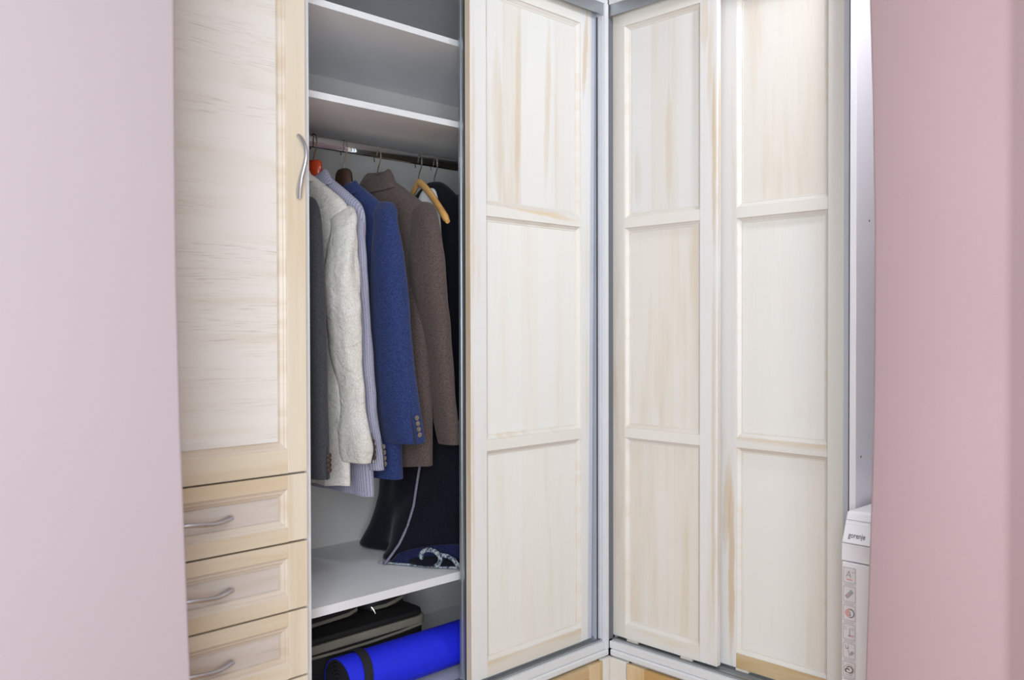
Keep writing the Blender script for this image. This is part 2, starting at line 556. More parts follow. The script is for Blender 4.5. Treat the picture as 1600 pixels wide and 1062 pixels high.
# oval chrome rail, 30 x 15 mm, and its end sockets
mb = MB()
ring = []
for j in range(28):
    q = 2 * math.pi * j / 28
    cy, cz = math.cos(q), math.sin(q)
    ring.append((0.0075 * math.copysign(abs(cy) ** 0.32, cy), 0.015 * math.copysign(abs(cz) ** 0.95, cz)))
mb.loft([[(x, 0.33 + a, 1.795 + b) for a, b in ring] for x in (-1.0415, -0.016)])
rod = build('clothes_rail', mb, M['chrome'], wl, smooth=True, angle=50)
for x in (-1.0415, -0.021):
    mb = MB()
    mb.loft([[(xx, 0.33 + a * 1.9, 1.795 + b * 1.4) for a, b in ring] for xx in (x, x + 0.005)])
    build('rail_socket', mb, M['nickel'], rod, smooth=True)

ZB, ZT = 0.352, 2.262
RZ = [(0.394, 0.967), (0.997, 1.603), (1.634, 2.214)]
# front sliding door
Lf = Lmap(0.035)
left_mats = dict(
    stile_l=wood('door_stile_brushed', (214, 212, 211), (195, 174, 142), 'v', 0.6, 0.50, 0.8, seed=31,
                 marks=((0.62, 1.22, -0.490, 0.0, 0.0, 0.006, 0.5), (1.3, 2.2, -0.488, 0.004, 0.0, 0.007, 0.35))),
    stile_r=wood('door_stile_wiped', (214, 212, 211), (192, 164, 122), 'v', 0.4, 0.55, 0.8, seed=32,
                 marks=((1.98, 2.27, -0.041, 0.06, 0.0, 0.010, 0.75), (0.9, 1.35, -0.026, 0.0, 0.0, 0.006, 0.3))),
    rails=[M['rail_warm'], M['rail'], M['rail_swoosh'], M['rail']],
    panels=[M['panel_pale'], M['panel_pale'],
            wood('washed_panel_striped', (213, 211, 208), (193, 170, 138), 'v', 0.30, 0.45, 0.75, stave=0.07, stave_amt=0.35, seed=41,
                 marks=((1.62, 2.25, -0.300, 0.02, 0.0, 0.012, 0.4), (1.62, 2.25, -0.185, 0.03, 0.0, 0.012, 0.45), (1.62, 2.1, -0.365, -0.05, 0.05, 0.020, 0.30)))],
    mould=M['mould'],
    moulds=[M['mould'], wood('washed_moulding_warm', (211, 206, 199), (194, 170, 132), 'v', 0.45, 0.45, 0.75, seed=42), M['mould']])
d1 = panel_door('sliding_door', wl, Lf, -0.531, -0.037, ZB, ZT,
                [(-0.474, -0.088, a, b) for a, b in RZ], left_mats, taper=0.020,
                label='front sliding door of three whitewashed panels')
build('edge_profile', slab(Lf, -0.0365, -0.0200, ZB, ZT, 0.001, 0.019, u0b=-0.0565, u1b=-0.0400), M['alu_pale'], d1)
build('edge_strip', box(-0.5335, -0.5312, 0.036, 0.0545, ZB, ZT), M['edge_wood'], d1)
# second sliding door parked right behind it
d2 = panel_door('sliding_door', wl, Lmap(0.062), -0.527, -0.030, ZB, ZT,
                [(-0.470, -0.088, a, b) for a, b in RZ],
                dict(stile_l=M['stile'], stile_r=M['stile'], rails=[M['rail']] * 4, panels=[M['panel']] * 3, mould=M['mould']),
                label='rear sliding door parked behind the front one')
mb = box(-0.5335, -0.5275, 0.0610, 0.0675, ZB, ZT)
mb.box(-0.5300, -0.5275, 0.0675, 0.0745, ZB, ZT).box(-0.5335, -0.5275, 0.0745, 0.0815, ZB, ZT)
build('edge_profile', mb, M['alu'], d2)
build('gap_shade', box(-0.5325, -0.5280, 0.0562, 0.0600, ZB, ZT), M['dark_gap'], d2)  # dark strip standing for the shade between the two doors

# drawer fronts and filler below the left doors
base_mats = dict(stile_l=M['base_wood'], stile_r=M['base_wood'], rails=[M['rail_tan']] * 2, panels=[M['rail_tan']], mould=M['cab_mould'])
for ua, ub in ((-0.538, -0.045), (-1.036, -0.543)):
    panel_door('drawer_front', wl, Lmap(-0.012), ua, ub, 0.07, 0.294, [(ua + 0.062, ub - 0.062, 0.122, 0.242)], base_mats)
build('drawer_box', box(-1.04, -0.045, 0.012, 0.58, 0.07, 0.299), M['white'], wl)
build('plinth', box(-1.04, 0.0, 0.03, 0.05, 0.0, 0.068), M['white'], wl)

# ------------------------------------------------------------------ right wardrobe (closed)
wr = thing('wardrobe', 'closed wardrobe with two whitewashed panelled sliding doors beside the washing machine', 'wardrobe', (0.3, -0.38, 0))
build('side_panel', box(0.0, 0.60, -0.770, -0.754, 0.0, 2.296), M['washer'], wr, bevel=0.0008)
sp = [o for o in wr.children if o.name.startswith('side_panel')][0]
for x, z in ((0.073, 1.564), (0.029, 0.983)):
    build('screw', MB().disc((x, -0.770, z), (1, 0, 0), (0, 0, 1), 0.0028, 10, (0, -0.0008, 0)), M['screw'], sp)
build('side_panel', box(0.052, 0.60, 0.0095, 0.019, 0.318, 2.281), M['white'], wr)
build('gap_strip', box(0.006, 0.028, 0.0055, 0.009, 0.343, 2.247), M['grey_gap'], wr)  # grey strip puts the shade of the corner gap into colour
build('top_panel', box(0.002, 0.60, -0.754, 0.0, 2.281, 2.297), M['white_edge'], wr, bevel=0.0008)
build('bottom_panel', box(0.002, 0.60, -0.754, -0.0005, 0.320, 0.342), M['white_edge'], wr, bevel=0.0015)
build('ledge_trim', box(-0.004, 0.02, -0.754, -0.007, 0.300, 0.3195), M['white_edge'], wr, bevel=0.004)
build('back_panel', box(0.594, 0.600, -0.754, 0.0, 0.342, 2.281), M['back_board'], wr)
mb = box(0.006, 0.009, -0.754, -0.001, 2.247, 2.281)
mb.box(0.009, 0.092, -0.754, -0.001, 2.2785, 2.281).box(0.055, 0.056, -0.754, -0.001, 2.262, 2.279)
build('top_track', mb, M['alu'], wr)
mb = box(0.014, 0.100, -0.754, -0.001, 0.342, 0.3435)
for x in (0.014, 0.022, 0.050, 0.056, 0.075, 0.098):
    mb.box(x, x + 0.002, -0.754, -0.001, 0.3435, 0.348)
build('bottom_track', mb, M['alu'], wr)
R1 = Rmap(0.030)
p_up = wood('washed_panel_wiped', (213, 211, 209), (194, 172, 142), 'v', 0.30, 0.45, 0.78, stave=0.068, stave_amt=0.32, seed=51,
            marks=((1.64, 1.86, -0.040, 0.02, 0.0, 0.014, 0.45), (1.64, 2.02, -0.150, 0.0, 0.0, 0.012, 0.4)))
d3 = panel_door('sliding_door', wr, R1, -0.0088, 0.362, ZB, ZT,
                [(0.038, 0.305, a, b) for a, b in RZ],
                dict(stile_l=wood('door_stile_warm', (211, 206, 199), (190, 166, 128), 'v', 0.5, 0.45, 0.75, seed=52),
                     stile_r=wood('door_stile_edge', (214, 212, 211), (193, 166, 124), 'v', 0.45, 0.5, 0.8, seed=53,
                                  marks=((1.45, 2.08, -0.322, 0.0, 0.0, 0.007, 0.75), (0.45, 1.5, -0.321, 0.0, 0.0, 0.007, 0.5), (2.07, 2.25, -0.291, 0.0, 0.0, 0.012, 0.45))),
                     rails=[M['rail'], M['rail'], M['rail'], M['rail']],
                     panels=[M['panel_tan'], M['panel_tan'], p_up], mould=M['mould']),
                label='left sliding door running in the front track')
for u in (0.045, 0.24):
    build('door_guide', slab(R1, u, u + 0.04, 0.3442, 0.3515, 0.0, 0.010), M['clip'], d3, bevel=0.001)
R2 = Rmap(0.065)
d4 = panel_door('sliding_door', wr, R2, 0.336, 0.709, ZB, ZT,
                [(0.402, 0.666, a, b) for a, b in RZ],
                dict(stile_l=wood('door_stile_split', (212, 209, 206), (188, 156, 108), 'v', 0.35, 0.5, 0.8, seed=61,
                                  marks=((0.33, 0.92, -0.322, 0.0, 0.0, 0.010, 0.75), (0.66, 0.95, -0.300, -0.05, 0.0, 0.012, 0.55))),
                     stile_r=M['stile'],
                     rails=[M['rail_tan'], wood('washed_rail_rubbed', (212, 209, 205), (196, 168, 124), 'h', 0.5, 0.42, 0.7, seed=62), M['rail'], M['rail']],
                     panels=[M['panel'], M['panel_pale'], M['panel_tan']], mould=M['mould']),
                label='right sliding door running in the rear track')
for u in (0.40, 0.62):
    build('door_guide', slab(R2, u, u + 0.04, 0.3442, 0.3515, 0.0, 0.010), M['clip'], d4, bevel=0.001)
build('edge_profile', slab(R2, 0.7095, 0.722, ZB, ZT, 0.0, 0.019), M['alu_pale'], d4)
build('gap_strip', box(0.03, 0.11, -0.7535, -0.7505, 0.345, 2.247), M['dark_gap'], wr)  # dark strip added for the shaded gap next to the side panel
panel_door('drawer_front', wr, Rmap(-0.012), 0.0775, 0.748, 0.07, 0.294, [(0.142, 0.686, 0.122, 0.242)], base_mats)
build('drawer_box', box(0.012, 0.58, -0.752, -0.08, 0.07, 0.299), M['white'], wr)
mb = box(-0.042, -0.0125, -0.012, 0.006, 0.0, 0.2975)
mb.box(-0.012, 0.006, -0.074, -0.0125, 0.0, 0.2975)
build('corner_filler', mb, M['stile'], wr, bevel=0.001)
build('corner_post', box(-0.012, 0.0, -0.012, 0.0, 0.0, 0.2975), M['stile'], wr)


# ------------------------------------------------------------------ left cabinet with drawers
def pull(parent, Mp, uc, zc, vertical=False):
    """S-shaped satin bar pull, 128 mm between feet"""
    mb = MB()
    pts, fl = [], []
    n = 24
    for i in range(n + 1):
        t = i / n                      # 0 at the broad foot
        s = 0.067 - 0.134 * t
        out = 0.028 * max(0.0, math.sin(math.pi * t ** 1.4)) ** 0.75 + 0.001
        sway = 0.0035 * math.sin(2 * math.pi * t)
        w = 0.0046 + 0.0048 * (1 - t) ** 2.2
        fl.append((w, 0.0042 + 0.0012 * (1 - t)))
        if vertical:
            pts.append(Mp(uc + 0.002 - sway, -out, zc - s))
        else:
            pts.append(Mp(uc + s, -out, zc + 0.002 - sway))
    mb.tube(pts, 0.005, 12, flat=fl)
    return build('handle', mb, M['nickel'], parent, smooth=True)


cb = thing('drawer_cabinet', 'pale oak cabinet with one tall door above a stack of drawers by the left wall', 'cabinet', (-1.31, 0.29, 0))
mb = box(-1.56, -1.059, 0.004, 0.60, 0.06, 0.08)
mb.box(-1.56, -1.059, 0.004, 0.60, 2.28, 2.296).box(-1.56, -1.544, 0.004, 0.60, 0.08, 2.28).box(-1.075, -1.059, 0.004, 0.60, 0.08, 2.28)
mb.box(-1.544, -1.075, 0.594, 0.60, 0.08, 2.28).box(-1.544, -1.075, 0.004, 0.59, 0.975, 0.991)
build('cabinet_body', mb, M['white'], cb)
Lc = Lmap(-0.020)
cabp = [(0, 0.0003), (0.0015, 0.002), (0.006, 0.0045), (0.0075, 0.004), (0.014, 0.0075), (0.0155, 0.0075), (0.017, 0.0115)]
cm = dict(stile_l=M['cab_stile'], stile_r=M['cab_stile'], rails=[M['cab_rail'], M['cab_rail']], panels=[M['cab_panel']], mould=M['cab_mould'],
          moulds=[wood('washed_bead', (204, 192, 178), (184, 162, 134), 'h', 0.6, 0.4, 0.7, seed=71, rough=0.4)])
dr = panel_door('door', cb, Lc, -1.556, -1.0625, 0.9885, 2.28, [(-1.508, -1.1105, 1.040, 2.232)], cm, prof=cabp, th=0.019, bev=0.002)
pull(dr, Lc, -1.084, 1.651, vertical=True)
for k in range(6):
    zt = 0.9845 - 0.1485 * k
    cm['panels'] = [M['drawer_panel']]
    dw = panel_door('drawer', cb, Lc, -1.556, -1.0625, zt - 0.1445, zt,
                    [(-1.508, -1.1105, zt - 0.1135, zt - 0.0300)], cm, prof=cabp, th=0.019, bev=0.002)
    build('drawer_box', box(-1.535, -1.085, 0.0005, 0.55, zt - 0.13, zt - 0.03), M['white'], dw)
    pull(dw, Lc, -1.311, zt - 0.0735)

# ------------------------------------------------------------------ washing machine
wm = thing('washing_machine', 'white front loading washing machine with feature icons half hidden by the pink wall', 'washing machine', (0.19, -1.085, 0))
FX = -0.105
build('cabinet', MB().box(-0.09, 0.48, -1.385, -0.785, 0.02, 0.845), M['washer'], wm, bevel=0.004)
build('front_panel', box(FX, -0.089, -1.385, -0.785, 0.03, 0.7545), M['washer'], wm, bevel=0.003)
build('lid', box(-0.070, 0.485, -1.385, -0.785, 0.8455, 0.868), M['washer'], wm, bevel=0.005)
mb = MB().hexa([(-0.108, -1.385, 0.7985), (-0.108, -0.785, 0.7985), (-0.07, -0.785, 0.7985), (-0.07, -1.385, 0.7985),
                (-0.078, -1.385, 0.868), (-0.078, -0.785, 0.868), (-0.07, -0.785, 0.868), (-0.07, -1.385, 0.868)])
cp = build('control_panel', mb, M['washer'], wm, bevel=0.004)
mb = MB().hexa([(-0.105, -1.385, 0.7575), (-0.105, -0.785, 0.7575), (-0.089, -0.785, 0.7575), (-0.089, -1.385, 0.7575),
                (-0.092, -1.385, 0.797), (-0.104, -0.785, 0.797), (-0.089, -0.785, 0.797), (-0.089, -1.385, 0.797)])
build('drawer_grip', mb, M['washer'], wm)


def slope(y, z, out=0.0006):    # point on the leaning control panel
    t = (z - 0.7985) / (0.868 - 0.7985)
    return (-0.108 + 0.03 * t - out, y, z)


build('panel_seam', MB().quad(slope(-1.38, 0.8490), slope(-0.787, 0.8490), slope(-0.787, 0.8502), slope(-1.38, 0.8502)), M['ink_grey'], cp)


def lettering(name, body, size, place, mat, parent, bold=0.0):
    """flat print: text turned into a mesh, laid on a surface by place(x, y)"""
    cu = bpy.data.curves.new('lettering', 'FONT')
    cu.body = body
    cu.size = size
    cu.offset = bold
    cu.resolution_u = 3
    to = bpy.data.objects.new('lettering', cu)
    COL.objects.link(to)
    me = to.to_mesh()
    xs = [v.co.x for v in me.vertices]
    mb = MB()
    mb.v = [place(v.co.x - min(xs), v.co.y) for v in me.vertices]
    mb.f = [tuple(p.vertices) for p in me.polygons]
    wdt = max(xs) - min(xs)
    to.to_mesh_clear()
    bpy.data.objects.remove(to)
    bpy.data.curves.remove(cu)
    o = build(name, mb, mat, parent)
    return o, wdt


o, wd = lettering('brand_lettering', 'gorenje', 0.0165, lambda x, y: slope(-0.7985 - x * 0.80, 0.8120 + y, 0.0008), M['ink'], cp, 0.0001)
fp = [o for o in wm.children if o.name.startswith('front_panel')][0]


def pf(y, z, k=0):       # point on the front panel print, y grows to the right
    return (FX - 0.0006 - 0.0003 * k, -y, z)


def line2(mb, pts, w, k=1, closed=False):
    n = len(pts)
    for i in range(n if closed else n - 1):
        a, b = Vector(pts[i]), Vector(pts[(i + 1) % n])
        d = (b - a)
        if d.length < 1e-9:
            continue
        d.normalize()
        q = Vector((-d.y, d.x)) * (w / 2)
        a2, b2 = a - d * w * 0.4, b + d * w * 0.4
        mb.quad(pf(*(a2 - q), k), pf(*(b2 - q), k), pf(*(b2 + q), k), pf(*(a2 + q), k))


def poly2(mb, pts, k=1):
    mb.quad(*[pf(p[0], p[1], k) for p in pts])


def arc(cx, cz, r, a0, a1, n=14):
    return [(cx + r * math.cos(R(a0 + (a1 - a0) * i / n)), cz + r * math.sin(R(a0 + (a1 - a0) * i / n))) for i in range(n + 1)]


for i in range(6):
    y0 = 0.7895
    z1 = 0.7415 - 0.0440 * i
    w, h = 0.028, 0.0345
    mb = MB()
    poly2(mb, [(y0 - 0.002, z1 - h - 0.0085), (y0 + w + 0.002, z1 - h - 0.0085), (y0 + w + 0.002, z1 + 0.001), (y0 - 0.002, z1 + 0.001)], 0)
    st = build('icon_sticker', mb, M['sticker'], fp)
    mb = MB()
    line2(mb, [(y0, z1), (y0 + w, z1), (y0 + w, z1 - h), (y0, z1 - h)], 0.0011, closed=True)
    for q in range(2):
        line2(mb, [(y0 + 0.002, z1 - h - 0.0035 - 0.0026 * q), (y0 + w - 0.002 - 0.003 * q, z1 - h - 0.0035 - 0.0026 * q)], 0.0009)
    cx, cz = y0 + w / 2, z1 - h / 2
    red = MB()
    if i == 0:
        line2(mb, [(cx - 0.008, cz - 0.004), (cx - 0.001, cz + 0.009), (cx + 0.003, cz - 0.004)], 0.002)
        line2(mb, [(cx - 0.005, cz), (cx + 0.002, cz)], 0.0015)
        for dx in (0.005, 0.009):
            line2(mb, [(cx + dx, cz + 0.008), (cx + dx + 0.003, cz + 0.008)], 0.0008)
            line2(mb, [(cx + dx + 0.0015, cz + 0.0065), (cx + dx + 0.0015, cz + 0.0095)], 0.0008)
        line2(red, [(cx - 0.006, cz - 0.010), (cx + 0.006, cz - 0.010)], 0.0032)
    elif i == 1:
        dx, dz = 0.0088, 0.0088
        poly2(mb, [(cx - dx - 0.002, cz - dz + 0.004), (cx - dx + 0.004, cz - dz - 0.003), (cx + dx + 0.002, cz + dz - 0.004), (cx + dx - 0.004, cz + dz + 0.003)])
        line2(red, [(cx - 0.004, cz - 0.002), (cx - 0.001, cz + 0.001)], 0.003, 2)
    elif i == 2:
        line2(mb, arc(cx + 0.002, cz, 0.0095, -100, 120), 0.0022)
        line2(mb, [(cx - 0.002, cz - 0.009), (cx + 0.003, cz - 0.004), (cx + 0.002, cz + 0.002)], 0.002)
        poly2(red, arc(cx - 0.001, cz, 0.0095, 80, 285), 2)
    elif i == 3:
        line2(mb, [(cx + 0.001, cz + 0.008), (cx + 0.001, cz - 0.008)], 0.0022)
        for dx in (-0.009, 0.008):
            for q in range(3):
                line2(mb, [(cx + dx - 0.003, cz + 0.011 - 0.003 * q), (cx + dx + 0.003, cz + 0.011 - 0.003 * q)], 0.0009)
        line2(mb, [(cx - 0.002, cz - 0.009), (cx + 0.003, cz - 0.009)], 0.003)
        line2(red, [(cx + 0.005, cz - 0.008), (cx + 0.011, cz - 0.008)], 0.003)
        line2(red, [(cx + 0.005, cz - 0.011), (cx + 0.009, cz - 0.011)], 0.001)
    elif i == 4:
        line2(mb, [(cx - 0.009, cz + 0.012), (cx - 0.007, cz + 0.004), (cx - 0.002, cz + 0.006), (cx - 0.003, cz + 0.013)], 0.0018)
        line2(mb, [(cx - 0.003, cz + 0.005), (cx + 0.001, cz - 0.012)], 0.0018)
        poly2(mb, [(cx + 0.001, cz - 0.009), (cx + 0.004, cz - 0.001), (cx + 0.009, cz + 0.001), (cx + 0.012, cz - 0.004), (cx + 0.006, cz - 0.010)])
    else:
        line2(mb, arc(cx, cz, 0.0115, -70, 200), 0.0012)
        line2(red, arc(cx + 0.001, cz, 0.0075, -120, 150), 0.0024)
        line2(red, arc(cx - 0.004, cz - 0.003, 0.0045, 20, 250), 0.0022)
        line2(mb, [(cx - 0.009, cz - 0.012), (cx + 0.008, cz - 0.013)], 0.0014)
    build('printed_icon', mb, M['ink_grey'], st)
    if red.v:
        build('printed_icon', red, M['ink_red'], st)
# porthole door, mostly out of sight behind the wall
mb = MB()
rg = []
for rr, dd in ((0.17, 0), (0.168, 0.018), (0.15, 0.026), (0.125, 0.016), (0.12, 0.002)):
    rg.append([(FX - 0.0004 - dd, -1.085 + rr * math.cos(2 * math.pi * j / 40), 0.45 + rr * math.sin(2 * math.pi * j / 40)) for j in range(40)])
mb.loft(rg, cap0=False, cap1=False)
pd = build('porthole_door', mb, M['nickel'], wm, smooth=True)
build('porthole_glass', MB().disc((FX - 0.002, -1.085, 0.45), (0, 1, 0), (0, 0, 1), 0.121, 40), M['ink'], pd)
for x in (-0.06, 0.43):
    for y in (-0.83, -1.34):
        build('foot', MB().disc((x, y, 0.0), (1, 0, 0), (0, 1, 0), 0.02, 12, (0, 0, 0.021)), M['bag'], wm)


# ------------------------------------------------------------------ hangers
def hook_path(x, y=0.33, zn=1.735, flip=1):
    return [(x, y, zn - 0.01), (x, y, zn + 0.012), (x, y - 0.004, zn + 0.022), (x, y - 0.0125, zn + 0.037), (x, y - 0.0165, zn + 0.052), (x, y - 0.0155, zn + 0.066),
            (x, y - 0.010, zn + 0.0745), (x, y, zn + 0.0785), (x, y + 0.010, zn + 0.0745), (x, y + 0.0155, zn + 0.066), (x, y + 0.0170, zn + 0.052), (x, y + 0.014, zn + 0.040)]


def hanger(x, label, mat, wire, zn=1.735, yawdeg=0.0, neck=(0.010, 0.018), arm=(0.0065, 0.009), tip=1.580, half=0.165, wide=0.0075, zs=1.692, loc_group=None):
    y0 = 0.33
    t = thing('clothes_hanger', label, 'hanger', (x, y0, zn), loc_group)
    build('hook', MB().tube(hook_path(x, y0, zn), 0.0017, 8), wire, t, smooth=True)
    # neck stub between the hook and the arms
    if zn - zs > 0.02:
        build('neck', MB().tube([(x, y0, zs - 0.004), (x, y0, zn - 0.012), (x, y0, zn - 0.003), (x, y0, zn + 0.001)], 0.01, 16,
                                flat=[(neck[0] * 1.1, neck[1] * 1.3), (neck[0], neck[1]), (neck[0] * 0.8, neck[1] * 0.75), (neck[0] * 0.4, neck[1] * 0.4)], upv=(0, 1, 0)), mat, t, smooth=True)
    mb = MB()
    pts, fl = [], []
    n = 30
    ca, sa = math.cos(R(yawdeg)), math.sin(R(yawdeg))
    for i in range(n + 1):
        s = -1 + 2 * i / n
        a = abs(s)
        z = zs - (zs - tip) * (a ** 1.2) + 0.006 * math.sin(math.pi * a)
        yy = s * half
        xx = 0.010 * (a ** 2)
        pts.append((x + xx * ca + yy * sa, y0 + yy * ca - xx * sa, z))
        e = 1.0 if a < 0.97 else 0.6
        fl.append(((arm[0] + (wide - arm[0]) * max(0, (a - 0.5) * 2) ** 1.5) * e, arm[1] * e))
    mb.tube(pts, 0.01, 12, flat=fl, upv=(0, 0, 1))
    build('hanger_arm', mb, mat, t, smooth=True)
    return t


hanger(-0.965, 'dark hanger at the far left inside the charcoal jacket', M['dark_hanger'], M['wire'])
hanger(-0.888, 'dark hanger inside the beige linen jacket', M['dark_hanger'], M['wire'], yawdeg=-9)
tr = hanger(-0.826, 'glossy red lacquered hanger in the grey pinstripe jacket', M['red_lacquer'], M['bronze_wire'], zn=1.738, yawdeg=-5)
mb = MB()
rg = []
for z, a, b in ((1.698, 0.017, 0.034), (1.704, 0.018, 0.035), (1.738, 0.0175, 0.032), (1.744, 0.015, 0.028), (1.745, 0.006, 0.012)):
    rg.append([(-0.826 + a * math.cos(2 * math.pi * j / 24), 0.33 + b * math.sin(2 * math.pi * j / 24), z) for j in range(24)])
build('neck_block', MB().loft(rg), M['red_lacquer'], tr, smooth=True, angle=60)
hanger(-0.731, 'dark brown hanger with a rounded top in the navy jacket', M['dark_hanger'], M['wire'], zn=1.735, neck=(0.018, 0.030), yawdeg=-4, zs=1.680)
hanger(-0.619, 'dark hanger inside the brown wool jacket', M['dark_hanger'], M['wire'], zn=1.730, yawdeg=-7)
h6 = hanger(-0.472, 'bare light beech hanger, the left of the two wooden ones', M['light_hanger'], M['wire'], zn=1.733, yawdeg=20, arm=(0.007, 0.0115), tip=1.590, half=0.218, wide=0.010, zs=1.728)
hanger(-0.413, 'light beech hanger holding the midnight blue robe', M['light_hanger'], M['wire'], zn=1.733, yawdeg=4, arm=(0.009, 0.013), tip=1.59, half=0.165, zs=1.722)
hanger(-0.285, 'hanger in the black jacket beyond the robe', M['dark_hanger'], M['wire'])


# ------------------------------------------------------------------ jackets
def nz(*p):
    return mnoise.noise(Vector(p))


def sup(q, e):
    c, s = math.cos(q), math.sin(q)
    return math.copysign(abs(c) ** e, c), math.copysign(abs(s) ** e, s)


def sleeve_tube(tab, kx, seed, wr, n=20, shift=(0, 0), buckle=None):
    """tab: (x, y, z, half width) from the shoulder down; returns mesh and a surface function"""
    tab = [(x, y, z, max(h, (0.022, 0.034)[i]) if i < 2 else h) for i, (x, y, z, h) in enumerate(tab)]
    x, y, z, h = tab[0]
    tab = [(x + 0.003, y + 0.022, z + 0.007, 0.010)] + tab
    fac = 0.858 * 1.03 / math.sqrt((kx * 0.83) ** 2 + 0.30)
    dense = []
    for i in range(len(tab) - 1):
        m = 4
        for j in range(m):
            t = j / m
            # catmull-rom between table rows
            p0, p1, p2, p3 = tab[max(i - 1, 0)], tab[i], tab[i + 1], tab[min(i + 2, len(tab) - 1)]
            dense.append(tuple(0.5 * ((2 * b) + (c - a) * t + (2 * a - 5 * b + 4 * c - d) * t * t + (-a + 3 * b - 3 * c + d) * t ** 3) for a, b, c, d in zip(p0, p1, p2, p3)))
    dense.append(tab[-1])

    def ring(row, k):
        x, y, z, h = row
        ry = max(h, 0.004) * fac
        rx = ry * kx
        out = []
        for j in range(n):
            q = 2 * math.pi * j / n
            cx, cy = sup(q, 0.85)
            w = 1 + wr * (nz(math.cos(q) * 1.3 + seed, math.sin(q) * 1.3, z * 11) * 0.8 + nz(math.cos(q) * 2.4 + seed, math.sin(q) * 2.4 + 5, z * 26) * 0.55)
            out.append((x + shift[0] + cx * rx * w, y + shift[1] + cy * ry * w, z))
        return out
    rings = [ring(r, i) for i, r in enumerate(dense)]
    return rings, dense, fac


